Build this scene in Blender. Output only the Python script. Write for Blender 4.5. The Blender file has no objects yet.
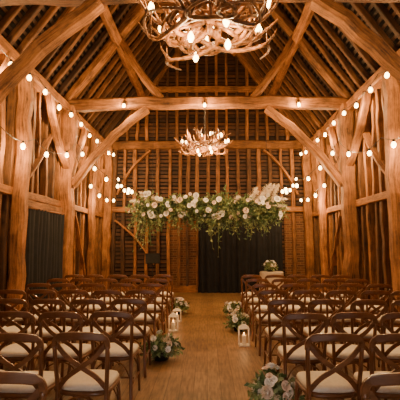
import bpy, math, random
from mathutils import Vector, Matrix
random.seed(7)
V=Vector
R=random.uniform
YB=13.3; YN=-3.0; PZ=4.9; SL=1.4; HW=3.45; RZ=PZ+HW*SL
GAIN=1.4; LC=(1,.60,.26)

# ---------------- materials ----------------
def newmat(name):
    m=bpy.data.materials.new(name); m.use_nodes=True
    nt=m.node_tree; b=nt.nodes['Principled BSDF']
    return m,nt,b
def wood(name,c1,c2,rough=.7,sc=(1.2,14,1),bump=.25,coord='UV',tone=.7,hi=1.15,lo=.38,up=.62):
    m,nt,b=newmat(name); N=nt.nodes; L=nt.links
    tc=N.new('ShaderNodeTexCoord'); mp=N.new('ShaderNodeMapping'); mp.inputs['Scale'].default_value=sc
    L.new(tc.outputs[coord],mp.inputs['Vector'])
    n1=N.new('ShaderNodeTexNoise'); n1.inputs['Scale'].default_value=2.2; n1.inputs['Detail'].default_value=8; n1.inputs['Roughness'].default_value=.75
    L.new(mp.outputs[0],n1.inputs['Vector'])
    n2=N.new('ShaderNodeTexNoise'); n2.inputs['Scale'].default_value=2.4; n2.inputs['Detail'].default_value=5; n2.inputs['Roughness'].default_value=.65
    L.new(tc.outputs[coord],n2.inputs['Vector'])
    cr=N.new('ShaderNodeValToRGB'); cr.color_ramp.elements[0].color=(*c1,1); cr.color_ramp.elements[1].color=(*c2,1)
    cr.color_ramp.elements[0].position=lo; cr.color_ramp.elements[1].position=up
    ad=N.new('ShaderNodeMath'); ad.operation='MULTIPLY_ADD'; ad.inputs[1].default_value=.4; 
    L.new(n2.outputs['Fac'],ad.inputs[0]); 
    ms=N.new('ShaderNodeMath'); ms.operation='MULTIPLY'; ms.inputs[1].default_value=.6
    L.new(n1.outputs['Fac'],ms.inputs[0]); L.new(ms.outputs[0],ad.inputs[2])
    L.new(ad.outputs[0],cr.inputs['Fac'])
    at=N.new('ShaderNodeAttribute'); at.attribute_name='tone'
    mr=N.new('ShaderNodeMapRange'); mr.inputs['To Min'].default_value=tone; mr.inputs['To Max'].default_value=hi
    L.new(at.outputs['Fac'],mr.inputs['Value'])
    mx=N.new('ShaderNodeVectorMath'); mx.operation='SCALE'
    L.new(cr.outputs['Color'],mx.inputs[0]); L.new(mr.outputs[0],mx.inputs['Scale'])
    L.new(mx.outputs[0],b.inputs['Base Color'])
    b.inputs['Roughness'].default_value=rough
    bp=N.new('ShaderNodeBump'); bp.inputs['Strength'].default_value=bump; bp.inputs['Distance'].default_value=.03
    L.new(ad.outputs[0],bp.inputs['Height']); L.new(bp.outputs[0],b.inputs['Normal'])
    return m
def plain(name,c,rough=.7,var=.25,scale=20,metal=0,trans=0,coord='Object'):
    m,nt,b=newmat(name); N=nt.nodes; L=nt.links
    tc=N.new('ShaderNodeTexCoord'); n=N.new('ShaderNodeTexNoise'); n.inputs['Scale'].default_value=scale; n.inputs['Detail'].default_value=3
    L.new(tc.outputs[coord],n.inputs['Vector'])
    cr=N.new('ShaderNodeValToRGB'); cr.color_ramp.elements[0].color=(*[x*(1-var) for x in c],1); cr.color_ramp.elements[1].color=(*[min(1,x*(1+var)) for x in c],1)
    cr.color_ramp.elements[0].position=.35; cr.color_ramp.elements[1].position=.65
    L.new(n.outputs['Fac'],cr.inputs['Fac']); L.new(cr.outputs[0],b.inputs['Base Color'])
    b.inputs['Roughness'].default_value=rough; b.inputs['Metallic'].default_value=metal
    b.inputs['Transmission Weight'].default_value=trans
    return m
def emis(name,c,s):
    m,nt,b=newmat(name); b.inputs['Base Color'].default_value=(*c,1)
    b.inputs['Emission Color'].default_value=(*c,1); b.inputs['Emission Strength'].default_value=s
    return m
M_oak=wood('hewn_oak',(.045,.015,.004),(.52,.205,.052),bump=1,tone=.6)
M_stud=wood('oak_stud',(.035,.012,.0035),(.48,.19,.05),tone=.2,bump=.7)
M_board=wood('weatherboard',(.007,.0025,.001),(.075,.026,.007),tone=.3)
M_fboard=wood('gable_board',(.018,.006,.002),(.17,.063,.018),tone=.3)
M_lath=wood('roof_batten',(.010,.004,.0015),(.11,.040,.011),tone=.25)
M_rafter=wood('rafter_oak',(.028,.010,.003),(.33,.13,.034),tone=.2,bump=.6)
M_chair=wood('walnut_bentwood',(.10,.036,.013),(.24,.095,.036),rough=.28,bump=.05,tone=.9,sc=(2,10,1))
M_dark=plain('dark_void',(.005,.003,.0015),.95)
M_back=plain('roof_underlay',(.005,.0025,.001),.95,scale=4)
M_cush=plain('cream_seat_pad',(.76,.69,.60),.95,.05,40)
M_black=plain('black_drape',(.007,.007,.009),.8,.3,6)
M_leaf=plain('eucalyptus_leaf',(.09,.15,.055),.6,.5,9)
M_leaf2=plain('olive_leaf',(.22,.27,.11),.6,.4,9)
M_white=plain('ivory_petal',(.93,.90,.86),.7,.06,12)
M_blush=plain('blush_petal',(.88,.72,.60),.7,.12,12)
M_pampas=plain('pampas_plume',(.84,.73,.58),.95,.12,10)
M_iron=plain('black_iron',(.02,.018,.016),.5,.2,10,metal=.6)
M_antler=plain('antler_branch',(.22,.09,.027),.45,.6,14)
M_wax=plain('candle_wax',(.85,.78,.65),.5,.05)
M_lantern=plain('white_painted_metal',(.75,.68,.58),.5,.08)
M_bulb=emis('warm_bulb_glow',(1,.64,.24),24)
M_flame=emis('candle_flame',(1,.5,.12),9)
M_linen=plain('ivory_linen',(.6,.5,.4),.9,.08)
# brick
M_brick,nt,b=newmat('old_brick'); N=nt.nodes; L=nt.links
tc=N.new('ShaderNodeTexCoord'); br=N.new('ShaderNodeTexBrick'); br.inputs['Scale'].default_value=1
br.inputs['Brick Width'].default_value=.22; br.inputs['Row Height'].default_value=.075; br.inputs['Mortar Size'].default_value=.009
br.inputs['Color1'].default_value=(.17,.062,.022,1); br.inputs['Color2'].default_value=(.075,.027,.010,1); br.inputs['Mortar'].default_value=(.20,.11,.05,1)
L.new(tc.outputs['UV'],br.inputs['Vector']); L.new(br.outputs['Color'],b.inputs['Base Color']); b.inputs['Roughness'].default_value=.9
# floor
M_floor,nt,b=newmat('floor_boards'); N=nt.nodes; L=nt.links
tc=N.new('ShaderNodeTexCoord'); mp=N.new('ShaderNodeMapping'); mp.inputs['Rotation'].default_value=(0,0,math.pi/2)
L.new(tc.outputs['Object'],mp.inputs[0])
br=N.new('ShaderNodeTexBrick'); br.inputs['Scale'].default_value=1; br.inputs['Brick Width'].default_value=2.6; br.inputs['Row Height'].default_value=.15; br.inputs['Mortar Size'].default_value=.003
br.inputs['Color1'].default_value=(.28,.160,.074,1); br.inputs['Color2'].default_value=(.23,.127,.058,1); br.inputs['Mortar'].default_value=(.11,.058,.026,1)
L.new(mp.outputs[0],br.inputs['Vector'])
mp2=N.new('ShaderNodeMapping'); mp2.inputs['Scale'].default_value=(14,1.5,1); L.new(tc.outputs['Object'],mp2.inputs[0])
nn=N.new('ShaderNodeTexNoise'); nn.inputs['Scale'].default_value=2.5; nn.inputs['Detail'].default_value=8; L.new(mp2.outputs[0],nn.inputs['Vector'])
n3=N.new('ShaderNodeTexNoise'); n3.inputs['Scale'].default_value=1.3; n3.inputs['Detail'].default_value=9; n3.inputs['Roughness'].default_value=.7; L.new(tc.outputs['Object'],n3.inputs['Vector'])
mxa=N.new('ShaderNodeMath'); mxa.operation='ADD'; L.new(nn.outputs['Fac'],mxa.inputs[0]); L.new(n3.outputs['Fac'],mxa.inputs[1])
mr=N.new('ShaderNodeMapRange'); mr.inputs['From Min'].default_value=.65; mr.inputs['From Max'].default_value=1.35; mr.inputs['To Min'].default_value=.3; mr.inputs['To Max'].default_value=1.5
L.new(mxa.outputs[0],mr.inputs[0])
sc=N.new('ShaderNodeVectorMath'); sc.operation='SCALE'; L.new(br.outputs['Color'],sc.inputs[0]); L.new(mr.outputs[0],sc.inputs['Scale'])
L.new(sc.outputs[0],b.inputs['Base Color']); b.inputs['Roughness'].default_value=.45

# ---------------- mesh builder ----------------
class MB:
    def __init__(s): s.v=[];s.f=[];s.uv=[];s.m=[];s.t=[];s.sm=[]
    def add(s,vs,fs,uvs=None,mat=0,tone=None,smooth=False):
        o=len(s.v); s.v+= [tuple(x) for x in vs]
        tone=R(0,1) if tone is None else tone
        s.t+=[tone]*len(vs)
        for i,f in enumerate(fs):
            s.f.append([o+k for k in f]); s.m.append(mat); s.sm.append(smooth)
            s.uv+= (uvs[i] if uvs else [(vs[k][0]+vs[k][1],vs[k][2]) for k in f])
    def obj(s,name,mats,parent=None,loc=None):
        me=bpy.data.meshes.new(name); me.from_pydata(s.v,[],s.f)
        for m in mats: me.materials.append(m)
        me.polygons.foreach_set('material_index',s.m); me.polygons.foreach_set('use_smooth',s.sm)
        u=me.uv_layers.new(name='UVMap'); u.data.foreach_set('uv',[c for p in s.uv for c in p])
        a=me.attributes.new('tone','FLOAT','POINT'); a.data.foreach_set('value',s.t)
        me.update()
        ob=bpy.data.objects.new(name,me); bpy.context.collection.objects.link(ob)
        if parent: ob.parent=parent
        if loc: ob.location=loc
        return ob
def beam(mb,p0,p1,w,h,mat=0,bend=(0,0,0),segs=1,jit=0,up=(0,0,1),ch=0.0,tone=None,taper=1):
    p0=V(p0);p1=V(p1);bend=V(bend);d=(p1-p0);Ln=d.length;d.normalize();up=V(up)
    if abs(d.dot(up))>.95: up=V((0,1,0))
    if abs(d.dot(up))>.95: up=V((1,0,0))
    vs=[]
    c=ch
    if c>0: prof=[(-w/2+c,-h/2),(w/2-c,-h/2),(w/2,-h/2+c),(w/2,h/2-c),(w/2-c,h/2),(-w/2+c,h/2),(-w/2,h/2-c),(-w/2,-h/2+c)]
    else: prof=[(-w/2,-h/2),(w/2,-h/2),(w/2,h/2),(-w/2,h/2)]
    n=len(prof); per=[0]
    for i in range(n):
        a=prof[i];b2=prof[(i+1)%n]; per.append(per[-1]+math.hypot(a[0]-b2[0],a[1]-b2[1]))
    u0=R(0,50);v0=R(0,50)
    for i in range(segs+1):
        t=i/segs; p=p0.lerp(p1,t)+bend*(4*t*(1-t))
        tg=(p1-p0)+bend*(4*(1-2*t)); tg.normalize()
        sd=tg.cross(up).normalized(); nn_=sd.cross(tg)
        jo=V((R(-jit,jit),R(-jit,jit),R(-jit,jit))) if 0<i<segs else V((0,0,0)); k=(1+(R(-jit,jit)*2 if jit else 0))*(1+(taper-1)*t)
        for a in prof: vs.append(p+jo+sd*a[0]*k+nn_*a[1]*k)
    fs=[];uvs=[]
    for i in range(segs):
        for j in range(n):
            fs.append((i*n+j,i*n+(j+1)%n,(i+1)*n+(j+1)%n,(i+1)*n+j))
            ua=u0+Ln*i/segs;ub=u0+Ln*(i+1)/segs
            uvs.append([(ua,v0+per[j]),(ua,v0+per[j+1]),(ub,v0+per[j+1]),(ub,v0+per[j])])
    fs.append(tuple(reversed(range(n)))); uvs.append([(u0+prof[k][0],v0+prof[k][1]) for k in reversed(range(n))])
    fs.append(tuple(segs*n+k for k in range(n))); uvs.append([(u0+prof[k][0],v0+prof[k][1]) for k in range(n)])
    mb.add(vs,fs,uvs,mat,tone)
def box(mb,a,b,mat=0,tone=None):
    x0,y0,z0=a;x1,y1,z1=b
    vs=[(x0,y0,z0),(x1,y0,z0),(x1,y1,z0),(x0,y1,z0),(x0,y0,z1),(x1,y0,z1),(x1,y1,z1),(x0,y1,z1)]
    mb.add(vs,[(0,3,2,1),(4,5,6,7),(0,1,5,4),(1,2,6,5),(2,3,7,6),(3,0,4,7)],None,mat,tone)
def tube(mb,pts,rad,sides=8,mat=0,tone=None,flat=None,caps=True):
    pts=[V(p) for p in pts]; n=len(pts)
    if not hasattr(rad,'__len__'): rad=[rad]*n
    vs=[];ln=0;lens=[0]
    for i in range(1,n): ln+=(pts[i]-pts[i-1]).length; lens.append(ln)
    prev=None
    for i,p in enumerate(pts):
        t=(pts[min(i+1,n-1)]-pts[max(i-1,0)]).normalized()
        if prev is None:
            a=V((0,1,0)) if abs(t.y)<.9 else V((1,0,0)); s=t.cross(a).normalized()
        else: s=(prev-t*prev.dot(t)).normalized()
        prev=s; q=t.cross(s)
        for k in range(sides):
            an=2*math.pi*k/sides; rr=rad[i]
            vs.append(p+s*math.cos(an)*rr+q*math.sin(an)*rr*(flat or 1))
    u0=R(0,9);fs=[];uvs=[]
    for i in range(n-1):
        for k in range(sides):
            k2=(k+1)%sides
            fs.append((i*sides+k,i*sides+k2,(i+1)*sides+k2,(i+1)*sides+k))
            uvs.append([(u0+lens[i],k*.02),(u0+lens[i],k*.02+.02),(u0+lens[i+1],k*.02+.02),(u0+lens[i+1],k*.02)])
    if caps:
        fs.append(tuple(reversed(range(sides)))); uvs.append([(0,0)]*sides)
        fs.append(tuple((n-1)*sides+k for k in range(sides))); uvs.append([(0,0)]*sides)
    mb.add(vs,fs,uvs,mat,tone,True)
def lathe(mb,c,prof,sides=16,mat=0,smooth=True):
    c=V(c);vs=[];n=len(prof)
    for r,z in prof:
        for k in range(sides):
            a=2*math.pi*k/sides; vs.append(c+V((r*math.cos(a),r*math.sin(a),z)))
    fs=[(i*sides+k,i*sides+(k+1)%sides,(i+1)*sides+(k+1)%sides,(i+1)*sides+k) for i in range(n-1) for k in range(sides)]
    fs.append(tuple(reversed(range(sides)))); fs.append(tuple((n-1)*sides+k for k in range(sides)))
    mb.add(vs,fs,None,mat,.5,smooth)
def bulb(mb,c,r=.035,mat=0,cap=1):
    prof=[(.004,-r*1.3),(r*.6,-r*1.1),(r*.95,-r*.5),(r,0),(r*.8,r*.6),(r*.45,r*1.1)]
    lathe(mb,c,prof,10,mat)
    lathe(mb,c,[(r*.45,r*1.05),(r*.45,r*2.1),(r*.2,r*2.3)],8,cap)
def crom(pts,k=6):
    pts=[V(p) for p in pts]; out=[]
    P=[pts[0]*2-pts[1]]+pts+[pts[-1]*2-pts[-2]]
    for i in range(1,len(P)-2):
        a,b_,c,d=P[i-1:i+3]
        for j in range(k):
            t=j/k
            out.append(.5*((2*b_)+(c-a)*t+(2*a-5*b_+4*c-d)*t*t+(3*b_-a-3*c+d)*t**3))
    out.append(pts[-1]); return out
def plight(parent,loc,w,r=.03,c=LC,name='bulb_light'):
    l=bpy.data.lights.new(name,'POINT'); l.energy=w*GAIN; l.color=c; l.shadow_soft_size=r
    o=bpy.data.objects.new(name,l); bpy.context.collection.objects.link(o); o.location=loc
    if parent: o.parent=parent; o.matrix_parent_inverse=Matrix.Translation(-parent.location)
    return o

# ---------------- floor ----------------
mb=MB(); box(mb,(-3.75,YN-.2,-.12),(3.75,YB+.25,0)); mb.obj('floor',[M_floor])

# ---------------- side walls ----------------
def sidewall(sg,name):
    mb=MB()
    box(mb,*( ((-3.72,YN,0),(-3.62,YB+.2,PZ+.1)) if sg<0 else ((3.62,YN,0),(3.72,YB+.2,PZ+.1)) ),mat=0)
    z=.02
    while z<PZ-.02:
        y=YN
        while y<YB:
            y2=min(YB,y+R(2.2,4.2))
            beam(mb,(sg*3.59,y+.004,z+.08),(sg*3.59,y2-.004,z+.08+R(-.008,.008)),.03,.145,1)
            y=y2
        z+=.172
    y=YN+.3
    while y<YB-.1:
        a=R(-.05,.05);w=R(.07,.135)
        beam(mb,(sg*3.50,y,0),(sg*3.50,y+a,2.45),w,.15,2,segs=6,jit=.012,up=(1,0,0),ch=.012)
        beam(mb,(sg*3.50,y+R(-.04,.04)+.02,2.55),(sg*3.50,y+R(-.10,.10),4.72),w*.95,.15,2,segs=6,jit=.016,up=(1,0,0),ch=.012)
        y+=R(.29,.44)
    beam(mb,(sg*3.46,YN,2.5),(sg*3.46,YB,2.5),.18,.15,3,segs=26,jit=.012,ch=.015)
    beam(mb,(sg*3.46,YN,.12),(sg*3.46,YB,.12),.2,.22,3,segs=26,jit=.008,ch=.01)
    beam(mb,(sg*3.40,YN,PZ-.1),(sg*3.40,YB,PZ-.1),.26,.24,3,segs=30,jit=.018,ch=.03)
    for y0,y1,z0,z1 in [(7.1,8.8,2.6,4.5),(4.9,3.4,3.0,4.6),(9.6,11.0,2.7,4.3),(11.6,12.9,2.5,4.0),(11.3,10.2,.4,2.3)]:
        beam(mb,(sg*3.43,y0,z0),(sg*3.43,y1,z1),.05,.16,3,bend=(0,.12,-.12),segs=8,jit=.01,ch=.01,up=(1,0,0))
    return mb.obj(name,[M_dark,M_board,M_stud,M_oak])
sidewall(-1,'wall_left'); sidewall(1,'wall_right')

# ---------------- far wall with gable ----------------
mb=MB()
vs=[(-3.72,YB+.1,0),(3.72,YB+.1,0),(3.72,YB+.1,PZ-.2),(0,YB+.1,RZ+.15),(-3.72,YB+.1,PZ-.2)]
vs+=[(x,y+.1,z) for x,y,z in vs]
mb.add(vs,[(0,1,2,3,4),(9,8,7,6,5),(0,5,6,1),(1,6,7,2),(2,7,8,3),(3,8,9,4),(4,9,5,0)],None,0)
z=.02
while z<RZ-.1:
    hw=3.6 if z<PZ-.3 else min(3.6,(RZ-z-.12)/SL)
    beam(mb,(-hw,YB+.085,z+.05),(hw,YB+.085,z+.05+R(-.012,.012)),.03,.085+R(-.01,.02),1)
    z+=.13
def farstud(x,z0,z1,w=.12,m=2):
    beam(mb,(x,YB,z0),(x+R(-.04,.04),YB,z1),w,.14,m,segs=6,jit=.014,up=(0,1,0),ch=.012)
x=-3.1
while x<3.15:
    if x<-.3 or x>2.5: farstud(x,.2,2.6,R(.08,.13))
    farstud(x+R(-.03,.03),2.8,4.75,R(.08,.14))
    x+=R(.28,.40)
for i in range(-9,10):
    x=i*.34; top=RZ-abs(x)*SL-.15
    if top>5.2: farstud(x,5.05,top,R(.07,.11))
for z,h in [(2.7,.18),(PZ,.28)]:
    beam(mb,(-3.4,YB-.02,z),(3.4,YB-.02,z),.2,h,3,segs=18,jit=.014,ch=.03)
beam(mb,(-1.9,YB-.03,6.85),(1.9,YB-.03,6.85),.16,.2,3,segs=10,jit=.01,ch=.02)
box(mb,(-3.4,YB-.05,0),(-.3,YB+.09,.22),3)
beam(mb,(-3.05,YB-.08,2.35),(-1.75,YB-.08,.9),.05,.14,3,segs=6,jit=.006,up=(0,1,0),bend=(.08,0,.08))
beam(mb,(-3.0,YB-.08,3.2),(-1.9,YB-.08,4.7),.06,.18,3,segs=6,jit=.006,up=(0,1,0),bend=(-.1,0,.1))
beam(mb,(3.0,YB-.08,3.2),(1.9,YB-.08,4.7),.06,.18,3,segs=6,jit=.006,up=(0,1,0),bend=(.1,0,.1))
for s in (-1,1):
    beam(mb,(s*3.4,YB-.02,PZ),(0,YB-.02,RZ-.08),.16,.2,3,segs=12,jit=.008,ch=.02)
box(mb,(-1.25,YB+.02,.2),(-.32,YB+.066,2.6),4); box(mb,(2.56,YB+.02,.2),(3.4,YB+.066,2.6),4)
mb.obj('wall_far',[M_dark,M_fboard,M_stud,M_oak,M_brick])

# ---------------- near wall (behind the camera) with doorway added to let world light in ----------------
mb=MB()
vs=[(-3.72,YN,0),(-1.4,YN,0),(-1.4,YN,2.9),(1.4,YN,2.9),(1.4,YN,0),(3.72,YN,0),(3.72,YN,PZ-.2),(0,YN,RZ+.15),(-3.72,YN,PZ-.2)]
n=len(vs); vs+=[(x,y-.12,z) for x,y,z in vs]
mb.add(vs,[tuple(reversed(range(n))),tuple(range(n,2*n))]+[(i,(i+1)%n,n+(i+1)%n,n+i) for i in range(n)],None,0)
for x in [-3.2,-2.6,-2.0,-1.46,1.46,2.0,2.6,3.2]: beam(mb,(x,YN+.08,0),(x,YN+.08,4.7),.13,.13,1,up=(0,1,0))
beam(mb,(-3.4,YN+.08,3.0),(3.4,YN+.08,3.0),.15,.2,2); beam(mb,(-3.4,YN+.08,PZ),(3.4,YN+.08,PZ),.2,.28,2)
mb.obj('wall_near',[M_board,M_stud,M_oak])

# ---------------- roof / ceiling ----------------
mb=MB()
for s in (-1,1):
    e=V((s*3.75,0,PZ-.3*SL+.12)); r=V((0,0,RZ+.12)); nrm=V((s*SL,0,1)).normalized()
    def P(t,y,o): 
        p=e.lerp(r,t)+nrm*o; return V((p.x,y,p.z))
    a=[P(0,YN-.1,.06),P(0,YB+.2,.06),P(1,YB+.2,.06),P(1,YN-.1,.06)]; b2=[p+nrm*.06 for p in a]
    mb.add(a+b2,[(0,1,2,3),(7,6,5,4),(0,4,5,1),(1,5,6,2),(2,6,7,3),(3,7,4,0)],None,0)
    LN=(r-e).length; k=int(LN/.135)
    for i in range(k):
        t=(i+.5)/k; y=YN
        while y<YB:
            y2=min(YB,y+R(2,4)); p=P(t,y+.003,.035); q=P(t,y2-.003,.035)
            beam(mb,p,q,.06+R(-.02,.015),.022,1,up=nrm,segs=1); y=y2
    y=YN+.25
    while y<YB-.05:
        beam(mb,P(0.02,y,-.04),P(.985,y+R(-.06,.06),-.04),R(.075,.11),.11,2,segs=10,jit=.016,up=nrm,ch=.012)
        y+=R(.34,.44)
    for t in (.38,.7):
        beam(mb,P(t,YN,-.19),P(t,YB,-.19),.19,.2,3,segs=30,jit=.018,ch=.03,up=nrm)
beam(mb,(0,YN,RZ-.06),(0,YB,RZ-.06),.08,.26,3,segs=20)
mb.obj('ceiling',[M_back,M_lath,M_rafter,M_oak])

# ---------------- trusses & posts ----------------
def truss(y):
    mb=MB()
    beam(mb,(-3.45,y,PZ),(3.45,y,PZ),.26,.27,0,bend=(0,0,.06),segs=18,jit=.02,ch=.05)
    for s in (-1,1):
        beam(mb,(s*3.38,y,PZ+.1),(s*.08,y,RZ-.32),.2,.24,0,segs=12,jit=.016,ch=.04,up=(0,1,0))
        beam(mb,(s*1.08,y,PZ+.12),(s*2.12,y,PZ+.12+1.55),.17,.24,0,segs=8,jit=.014,ch=.035,up=(0,1,0),bend=(s*.04,0,-.04))
        beam(mb,(s*3.16,y,2.95),(s*1.42,y,PZ-.1),.17,.24,0,segs=10,jit=.016,ch=.04,up=(0,1,0),bend=(s*.08,0,.10))
        if y>1:
            for dd in (-1,1):
                beam(mb,(s*3.28,y+dd*.12,3.35),(s*3.32,y+dd*1.25,4.72),.12,.18,0,segs=8,jit=.012,ch=.03,bend=(0,dd*.1,-.08),up=(1,0,0))
    beam(mb,(-1.45,y,RZ-.12-1.6*SL),(1.45,y,RZ-.12-1.6*SL),.14,.2,0,segs=8,jit=.01,ch=.02)
    mb.obj('roof_truss',[M_oak])
for y in (.7,5.0,9.3): truss(y)
def post(s,y,w,z1=PZ-.05,x=3.3):
    mb=MB(); beam(mb,(s*x,y,0),(s*x,y,z1),w,w*1.05,0,segs=14,jit=.024,ch=.06,bend=(0,R(-.06,.06),0),up=(0,1,0),tone=R(.3,1))
    mb.obj('timber_post',[M_oak])
for s in (-1,1):
    for y,w in [(.7,.34),(2.9,.26),(5.0,.34),(6.95,.25),(9.3,.32),(11.4,.22),(13.05,.28)]: post(s,y,w)

# ---------------- curtains ----------------
def curtain(name,p0,p1,z0,z1,amp,pitch,parent=None):
    mb=MB();p0=V(p0);p1=V(p1);d=(p1-p0);Ln=d.length;d.normalize();nr=V((-d.y,d.x,0))
    nx=int(Ln/pitch*10);nz=10;vs=[]
    for j in range(nz+1):
        z=z0+(z1-z0)*j/nz
        for i in range(nx+1):
            t=i/nx; ph=t*Ln/pitch*2*math.pi+.6*math.sin(t*17)
            a=amp*(1-.45*j/nz)*(1+.3*math.sin(t*31))
            p=p0+d*(t*Ln)+nr*(a*math.sin(ph)+.01*math.sin(j*.8+t*9)); vs.append((p.x,p.y,z))
    fs=[(j*(nx+1)+i,j*(nx+1)+i+1,(j+1)*(nx+1)+i+1,(j+1)*(nx+1)+i) for j in range(nz) for i in range(nx)]
    mb.add(vs,fs,None,0,.5,True)
    tube(mb,[p0-d*.02+V((0,0,z1+.0)),p1+d*.02+V((0,0,z1+.0))],.02,8,1)
    mb.obj(name,[M_black,M_oak])
curtain('black_curtain',(-.28,YB-.17,0),(2.45,YB-.17,0),.01,2.55,.045,.2)
curtain('black_curtain',(-3.27,7.2,0),(-3.27,9.05,0),.01,2.25,.035,.17)
mb=MB(); beam(mb,(-3.36,7.12,2.34),(-3.36,9.1,2.34),.1,.12,0,segs=8,jit=.006); mb.obj('curtain_rail',[M_oak])
curtain('black_curtain',(3.27,3.3,0),(3.27,4.75,0),.01,2.2,.035,.17)

# ---------------- chair ----------------
def make_chair():
    mb=MB(); W=.2
    for s in (-1,1):
        tube(mb,crom([(s*.215,-.285,0),(s*.20,-.235,.22),(s*.19,-.205,.45),(s*.20,-.235,.66),(s*.205,-.265,.82)],5),[.0175]*21,8)
    hoop=crom([(-.205,-.262,.80),(-.20,-.27,.85),(-.165,-.285,.885),(0,-.305,.90),(.165,-.285,.885),(.20,-.27,.85),(.205,-.262,.80)],5)
    vs=[];fs=[]
    for i,p in enumerate(hoop):
        x=p.x; hh=.030 if abs(x)<.17 else .022
        t=(hoop[min(i+1,len(hoop)-1)]-hoop[max(i-1,0)]).normalized(); up=V((0,1,0)).cross(t).normalized()*-1
        nr=t.cross(up)
        for a,b_ in ((-1,-.7),(-.7,-1),(.7,-1),(1,-.7),(1,.7),(.7,1),(-.7,1),(-1,.7)): vs.append(p+nr*.012*a+up*hh*b_)
    n=len(hoop);K=8
    for i in range(n-1):
        for k in range(K): fs.append((i*K+k,i*K+(k+1)%K,(i+1)*K+(k+1)%K,(i+1)*K+k))
    fs+= [tuple(reversed(range(K))),tuple((n-1)*K+k for k in range(K))]
    uvs=[[(vs[k][0],vs[k][2]) for k in f] for f in fs]
    mb.add(vs,fs,uvs,0,.5,False)
    for s,o in ((-1,.006),(1,-.006)):
        pts=crom([(s*.195,-.262+o,.83),(s*.11,-.262+o,.735),(0,-.25+o,.655),(-s*.11,-.225+o,.575),(-s*.185,-.20+o,.485)],5)
        vs=[];fs=[]
        for i,p in enumerate(pts):
            t=(pts[min(i+1,len(pts)-1)]-pts[max(i-1,0)]).normalized(); up=V((0,1,0)).cross(t).normalized(); nr=t.cross(up)
            for a,b_ in ((-1,-1),(1,-1),(1,1),(-1,1)): vs.append(p+nr*.006*a+up*.018*b_)
        n=len(pts)
        for i in range(n-1):
            for k in range(4): fs.append((i*4+k,i*4+(k+1)%4,(i+1)*4+(k+1)%4,(i+1)*4+k))
        fs+= [(3,2,1,0),tuple((n-1)*4+k for k in range(4))]
        mb.add(vs,fs,[[(vs[k][0],vs[k][2]) for k in f] for f in fs],0,.5)
    for s in (-1,1):
        tube(mb,[(s*.205,.215,0),(s*.195,.195,.25),(s*.185,.18,.45)],[.013,.017,.02],8)
        tube(mb,[(s*.20,.20,.20),(s*.205,-.245,.20)],.010,6)
        tube(mb,crom([(s*.198,.197,.27),(s*.188,.13,.385),(s*.185,0,.425),(s*.19,-.14,.385),(s*.20,-.225,.27)],5),.008,6)
    tube(mb,[(-.20,0,.20),(.20,0,.20)],.010,6)
    tube(mb,crom([(-.197,.20,.25),(-.12,.19,.385),(0,.185,.425),(.12,.19,.385),(.197,.20,.25)],5),.008,6)
    tube(mb,crom([(-.2,-.235,.25),(-.12,-.225,.385),(0,-.215,.425),(.12,-.225,.385),(.2,-.235,.25)],5),.008,6)
    def outline(k,n=32):
        o=[]
        for i in range(n):
            a=2*math.pi*i/n; c,s=math.cos(a),math.sin(a); p=4.2
            r=(abs(c)**p+abs(s)**p)**(-1/p); x=c*r*.215;y=s*r*.215
            x*=1+.12*(y/.215)*.5-.03; o.append((x*k,y*k))
        return o
    def slab(layers,mat):
        vs=[];n=32
        for k,z in layers: vs+= [(x,y,z) for x,y in outline(k)]
        fs=[(i*n+j,i*n+(j+1)%n,(i+1)*n+(j+1)%n,(i+1)*n+j) for i in range(len(layers)-1) for j in range(n)]
        fs.append(tuple(reversed(range(n)))); fs.append(tuple((len(layers)-1)*n+j for j in range(n)))
        mb.add(vs,fs,None,mat,.5,True)
    slab([(.94,.425),(1,.43),(1.01,.445),(.98,.46)],0)
    slab([(.90,.461),(.97,.468),(.99,.485),(.95,.503),(.8,.512),(.4,.514)],1)
    return mb
base=make_chair().obj('cross_back_chair',[M_chair,M_cush])
first=True
for r in range(8):
    y=2.45+r*.93
    for s in (-1,1):
        for c in range(5):
            x=s*(.955+c*.490)
            if c==4: x=s*(.955+4*.472)
            if r==0: x=s*((1.09 if s<0 else 1.03)+c*.465)
            ob=base if first else bpy.data.objects.new('cross_back_chair',base.data)
            if not first: bpy.context.collection.objects.link(ob)
            first=False
            ob.location=(x+R(-.006,.006),y+R(-.04,.04),0); ob.rotation_euler=(0,0,R(-.03,.03))

# ---------------- foliage tools ----------------
def rdir():
    while 1:
        v=V((R(-1,1),R(-1,1),R(-1,1)))
        if .1<v.length<1: return v.normalized()
def leaf(mb,p,d,L,w,mat):
    d=d.normalized(); s=d.cross(rdir()).normalized(); n=d.cross(s)
    vs=[p,p+d*L*.45+s*w+n*w*.3,p+d*L-n*L*.12,p+d*L*.45-s*w+n*w*.3,p+d*L*.5]
    mb.add(vs,[(0,4,1),(1,4,2),(0,3,4),(3,2,4)],None,mat)
def rose(mb,p,d,r,mat):
    d=d.normalized(); s=d.cross(rdir()).normalized(); q=d.cross(s)
    for ring,(n,rr,op) in enumerate([(3,.35,.15),(5,.65,.5),(6,1.0,1.0)]):
        for k in range(n):
            a=2*math.pi*(k+ring*.4)/n; o=s*math.cos(a)+q*math.sin(a); tn=d.cross(o)
            b0=p; w=r*rr*1.0
            m1=p+o*r*rr*.75+d*r*(.35+.1*ring)*.9; t1=p+o*r*rr*(.6+.4*op)+d*r*(.95-.35*op)
            vs=[b0,m1-tn*w*.6,m1+tn*w*.6,t1-tn*w*.45,t1+tn*w*.45,t1+o*r*.08*op+d*r*.06,m1+o*r*.12]
            mb.add(vs,[(0,1,6),(0,6,2),(1,3,5,6),(6,5,4,2)],None,mat,None,True)
    lathe(mb,p,[(r*.05,0),(r*.32,r*.25),(r*.3,r*.6),(r*.1,r*.75)],7,mat)
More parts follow.
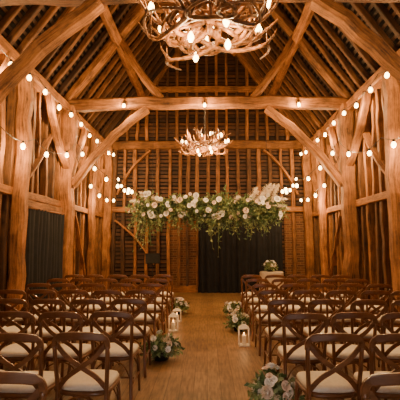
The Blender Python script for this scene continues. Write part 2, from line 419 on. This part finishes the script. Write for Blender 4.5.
def plume(mb,p,d,L,r,mat):
    d=d.normalized(); sag=V((0,0,-1))
    pts=[p+d*L*t+sag*L*.25*t*t for t in [i/12 for i in range(13)]]
    tube(mb,pts,.004,4,mat)
    for i in range(int(260*L/.5)):
        t=R(.2,1); q=p+d*L*t+sag*L*.25*t*t; o=rdir(); rr=r*math.sin(math.pi*min(1,(t-.15)*1.08+.08))**.7
        dr=(o*.8+d*.9+sag*.2).normalized(); l=rr*R(.7,1.5)
        s=dr.cross(rdir()).normalized()*.006
        mb.add([q-s,q+s,q+dr*l],[(0,1,2)],None,mat)
def sprig(mb,p,d,L,n,ll,lw,mat):
    d=d.normalized(); pts=[p+d*L*t+V((0,0,-L*.3*t*t)) for t in [0,.25,.5,.75,1]]
    tube(mb,pts,.0035,4,mat)
    for i in range(n):
        t=(i+1)/n; q=p+d*L*t+V((0,0,-L*.3*t*t)); leaf(mb,q,d*.5+rdir(),ll*R(.7,1.2),lw,mat)
FM=[M_leaf,M_leaf2,M_white,M_blush,M_pampas,M_iron,M_oak]
# ---------------- hanging floral garland ----------------
mb=MB(); gy=10.9; gx0,gx1=-1.72,1.9; gz=2.55
tube(mb,[(gx0,gy,gz),(gx1,gy,gz)],.035,8,6)
for x in (-1.5,1.65):
    tube(mb,[(x,gy,gz),(x,gy,RZ-abs(x)*SL-.15)],.006,5,5)
def env(x): return .85+.28*math.sin(x*2.6+.6)+.22*math.sin(x*6.1)
for i in range(1000):
    x=R(gx0-.05,gx1+.05); p=V((x,gy+R(-.20,.18),gz+R(-.18,.2)))
    d=V((R(-1,1)+ (x-.1)*.35,R(-1,.7),R(-1.0,1.0)))
    sprig(mb,p,d,R(.18,.54)*env(x),6,.12,.028,random.choice([0,0,1,1]))
for cx in (-1.6,-1.3,-.9,-.55,-.3,.2,.5,.85,1.15,1.5,1.75):
    for i in range(random.randint(4,7)):
        x=cx+random.gauss(0,.11); a=R(-2.6,1.1)
        p=V((x,gy-.40*abs(math.cos(a))-.06,gz+.28*math.sin(a)+R(-.04,.14)))
        rose(mb,p,V((R(-.5,.5),-1,R(-.3,.6))),R(.035,.085),random.choice([2,2,2,2,3]))
for x,dx,dz,L in [(-1.65,-.9,.5,.5),(-1.5,-.6,1,.6),(-1.2,-.9,1,.45),(-1.6,-1,-.1,.55),(-.75,-.5,1,.35),(.6,.7,.8,.45),(1.0,.8,1.1,.7),(1.2,.9,1.1,.8),(1.35,.6,1.3,.9),(1.45,1,.5,.8),(1.6,1,.1,.65),(1.2,.3,1.3,.7),(1.5,.5,1.3,.85),(1.7,.4,1.4,.8)]:
    plume(mb,V((x,gy-.2,gz+.05)),V((dx,R(-.4,.1),dz)),L,.10,4)
for i in range(150):
    x=R(gx0,gx1) if i%3 else random.choice([gx0+R(0,.5),gx1-R(0,.5)])
    sprig(mb,V((x,gy-.1,gz-.1)),V((R(-.5,.5),R(-.4,.2),-1)),R(.25,.72)*env(x),10,.10,.018,random.choice([0,1]))
mb.obj('hanging_flower_garland',FM)

# ---------------- floor bouquets ----------------
def bouquet(name,loc,sz):
    mb=MB()
    lathe(mb,(0,0,0),[(sz*.22,0),(sz*.26,sz*.18),(sz*.24,sz*.3)],14,5)
    for i in range(int(110)):
        d=rdir(); d.z=abs(d.z)*.9-.05; sprig(mb,V((0,0,sz*.32)),d,sz*R(.4,.70)*(.75 if d.z<.2 else 1),6,sz*.17,sz*.045,random.choice([0,1,1]))
    for i in range(17):
        d=rdir(); d.z=abs(d.z)*.9+.1; d.normalize(); rose(mb,V((0,0,sz*.36))+d*sz*R(.34,.5),d,sz*R(.07,.12),random.choice([2,2,2,3]))
    for i in range(3):
        d=rdir(); d.z=abs(d.z)+.3; plume(mb,V((0,0,sz*.3)),d,sz*.7,sz*.12,4)
    mb.v=[(x,y,max(z,.004)) for x,y,z in mb.v]
    return mb.obj(name,FM,loc=loc)
bouquet('floor_flower_arrangement',(-.64,5.72,0),.46)
bouquet('floor_flower_arrangement',(.64,4.06,0),.46)
bouquet('floor_flower_arrangement',(.58,7.55,0),.42)
bouquet('floor_flower_arrangement',(.58,8.9,0),.42)
bouquet('floor_flower_arrangement',(-.66,9.3,0),.42)

# ---------------- lanterns ----------------
def lantern(loc,h=.36):
    mb=MB(); w=.085
    box(mb,(-w,-w,0),(w,w,.02),0); box(mb,(-w,-w,h*.72),(w,w,h*.75),0)
    for sx in (-1,1):
        for sy in (-1,1): beam(mb,(sx*(w-.008),sy*(w-.008),.02),(sx*(w-.008),sy*(w-.008),h*.72),.014,.014,0)
    vs=[(-w,-w,h*.75),(w,-w,h*.75),(w,w,h*.75),(-w,w,h*.75)]+[(x*.3,y*.3,h*.9) for x,y in ((-w,-w),(w,-w),(w,w),(-w,w))]
    mb.add(vs,[(0,1,5,4),(1,2,6,5),(2,3,7,6),(3,0,4,7),(4,5,6,7),(3,2,1,0)],None,0)
    tube(mb,[(.03*math.cos(a),0,h*.93+.03*math.sin(a)) for a in [i*math.pi/6 for i in range(13)]],.004,6,0)
    lathe(mb,(0,0,.02),[(.035,0),(.035,h*.38),(.03,h*.39)],14,1)
    lathe(mb,(0,0,.02+h*.4),[(.003,0),(.010,.012),(.007,.028),(.001,.042)],8,2)
    ob=mb.obj('candle_lantern',[M_lantern,M_wax,M_flame],loc=loc)
    plight(ob,(loc[0],loc[1],h*.6),.5,.012,(1,.5,.2),'candle_light')
lantern((-.62,7.50,0)); lantern((.58,6.5,0)); lantern((-.62,8.4,0),.3)

# ---------------- signing table with flowers, stand ----------------
mb=MB(); tx,ty=1.95,12.3
lathe(mb,(tx,ty,0),[(.40,.0),(.37,.3),(.355,.70),(.36,.72),(.35,.73)],36,0)
lathe(mb,(tx,ty,.73),[(.345,0),(.34,.012)],36,0)
mb.obj('signing_table',[M_linen])
bouquet('table_flower_arrangement',(tx-.05,ty-.05,.743),.40)
def music_stand(loc,rot):
    mb=MB()
    for k in range(3):
        a=k*2.094; tube(mb,[(0,0,.35),(.26*math.cos(a),.26*math.sin(a),.01)],.009,6)
    tube(mb,[(0,0,.2),(0,0,1.05)],.011,8)
    beam(mb,(-.22,-.02,1.15),(.22,-.02,1.15),.015,.30,0,up=(0,.35,1)); beam(mb,(-.22,-.09,1.0),(.22,-.09,1.0),.06,.012,0)
    o=mb.obj('music_stand',[M_iron],loc=loc); o.rotation_euler=(0,0,rot)
music_stand((-1.62,12.0,0),.3)

# ---------------- antler chandeliers ----------------
def chandelier(loc,sc,topz,wat,seed):
    random.seed(seed); mb=MB(); bl=[]
    def antler(a0,r0,z0,L,up,curl,th=.036):
        pts=[];n=13
        for i in range(n):
            t=i/(n-1); r=r0+L*t; a=a0+curl*math.sin(t*2.4)
            z=z0+up*(t**1.6)-.13*math.sin(t*math.pi)
            pts.append(V((r*math.cos(a),r*math.sin(a),z))*sc)
        tube(mb,pts,[sc*(th*(1-.72*i/(n-1))+.004) for i in range(n)],8,0)
        for t in (4,7,9):
            p=pts[t]; d=(pts[t+1]-p).normalized(); o=(d*.6+V((R(-.5,.5),R(-.5,.5),R(.3,.9)))).normalized(); l=R(.14,.28)*sc
            tube(mb,[p,p+o*l*.35,p+o*l*.7+V((0,0,.04*sc)),p+o*l+V((0,0,.09*sc))-d*.03],[sc*.02,sc*.017,sc*.011,sc*.003],7,0)
        return pts
    for k in range(10):
        a=k*2*math.pi/10+R(-.2,.2)
        pts=antler(a,.10,-.02,.70+R(0,.12),.24,R(.5,1.0)*random.choice([-1,1]),.032)
        p=pts[9]+V((0,0,.06*sc)); tube(mb,[pts[9],p],.013*sc,6,2); bl.append(p+V((0,0,.05*sc)))
    for k in range(8):
        antler(k*2*math.pi/8+.3,.28,-.06,.50,-.10+R(-.06,.05),R(1.2,1.9)*random.choice([-1,1]),.028)
    for k in range(7):
        a=k*2*math.pi/7; pts=antler(a,.05,.10,.55,.22,R(-.9,.9),.028)
        if k%2==0:
            bl.append(pts[8]+V((0,0,.075*sc)))
    for q in range(3):
        pts=[V(((.44+.08*math.sin(3*t+q*2))*math.cos(t),(.44+.08*math.sin(3*t+q*2))*math.sin(t),-.06+.06*math.sin(4*t+q*2.1)))*sc for t in [i*2*math.pi/40 for i in range(41)]]
        tube(mb,pts,.022*sc,7,0,caps=False)
    tube(mb,[(0,0,-.12*sc),(0,0,.30*sc)],.03*sc,8,0)
    for k in range(4):
        a=k*1.57+.4; rr=.22+.2*(k%2); p=V((rr*math.cos(a),rr*math.sin(a),-.20))*sc; tube(mb,[p+V((0,0,.16*sc)),p],.006,5,2); bl.append(p)
    z=.28*sc; i=0
    while z<topz-loc[2]-.02:
        pts=[(.018*math.cos(t)*(i%2),.018*math.cos(t)*(1-i%2),z+.03+.03*math.sin(t)) for t in [j*math.pi/5 for j in range(11)]]
        tube(mb,pts,.005,5,2,caps=False); z+=.046;i+=1
    for p in bl: 
        r=.036*sc
        lathe(mb,p,[(r*.45,-r*1.5),(r*.9,-r*.6),(r,0),(r*.75,r*.8),(r*.25,r*1.7)],10,1)
    ob=mb.obj('antler_chandelier',[M_antler,M_bulb,M_iron],loc=loc)
    for a in range(4):
        an=a*math.pi/2+.5
        plight(ob,(loc[0]+.5*sc*math.cos(an),loc[1]+.5*sc*math.sin(an),loc[2]+.34*sc),wat/6,.025)
    for a in range(2):
        plight(ob,(loc[0]+.25*sc*(1 if a else -1),loc[1]-.1,loc[2]-.32*sc),wat/6,.025)
chandelier((.04,5.0,4.48),1.2,PZ-.1,235,3)
chandelier((-.05,9.3,3.92),.80,PZ-.1,220,5)
random.seed(11)

# ---------------- festoon string lights ----------------
mb=MB(); lights=[]
def festoon(pts,sag,n,per):
    bp=[]
    for a,b_ in zip(pts[:-1],pts[1:]):
        a=V(a);b_=V(b_); c=[a.lerp(b_,t)+V((0,0,-sag*4*t*(1-t))) for t in [i/10 for i in range(11)]]
        tube(mb,c,.006,5,1)
        for k in range(n):
            t=(k+.5)/n; p=a.lerp(b_,t)+V((0,0,-sag*4*t*(1-t)-.085)); bulb(mb,p,.041,0,1); bp.append(p)
    for i,p in enumerate(bp):
        if i%per==per//2: lights.append(p-V((0,0,.08)))
for s in (-1,1):
    festoon([(s*3.08,-1.5,4.62),(s*3.08,2.9,4.65),(s*3.08,5.0,4.6),(s*3.08,6.95,4.62),(s*3.06,9.08,4.65),(s*3.08,11.3,4.6),(s*3.0,12.9,4.6)],.14,3,3)
    festoon([(s*3.08,5.2,3.6),(s*3.08,6.95,3.45),(s*3.06,9.08,3.9)],.25,2,2)
    festoon([(s*3.05,9.1,3.95),(s*1.9,10.3,3.05),(s*2.95,12.95,3.9)],.25,5,5)
    festoon([(s*3.05,9.1,3.6),(s*2.95,12.95,3.1)],.35,5,5)
for x in (-1.95,-.05,2.15):
    tube(mb,[(x,9.12,4.96),(x,9.10,4.9)],.006,5,1); bulb(mb,V((x,9.09,4.82)),.038); lights.append(V((x,9.0,4.74)))
sl=mb.obj('festoon_string_lights',[M_bulb,M_iron])
for p in lights: plight(sl,p,22 if p.y<4 else 40,.025)

# ---------------- camera & world ----------------
cam=bpy.data.cameras.new('camera'); cam.sensor_width=36; cam.lens=36; co=bpy.data.objects.new('camera',cam)
bpy.context.collection.objects.link(co); co.location=(0,0,1.6)
co.rotation_euler=(math.radians(90+6.14),0,math.radians(1.0)); bpy.context.scene.camera=co
w=bpy.data.worlds.new('world'); bpy.context.scene.world=w; w.use_nodes=True
nt=w.node_tree; bg=nt.nodes['Background']; bg.inputs['Color'].default_value=(1,.92,.84,1); bg.inputs['Strength'].default_value=5
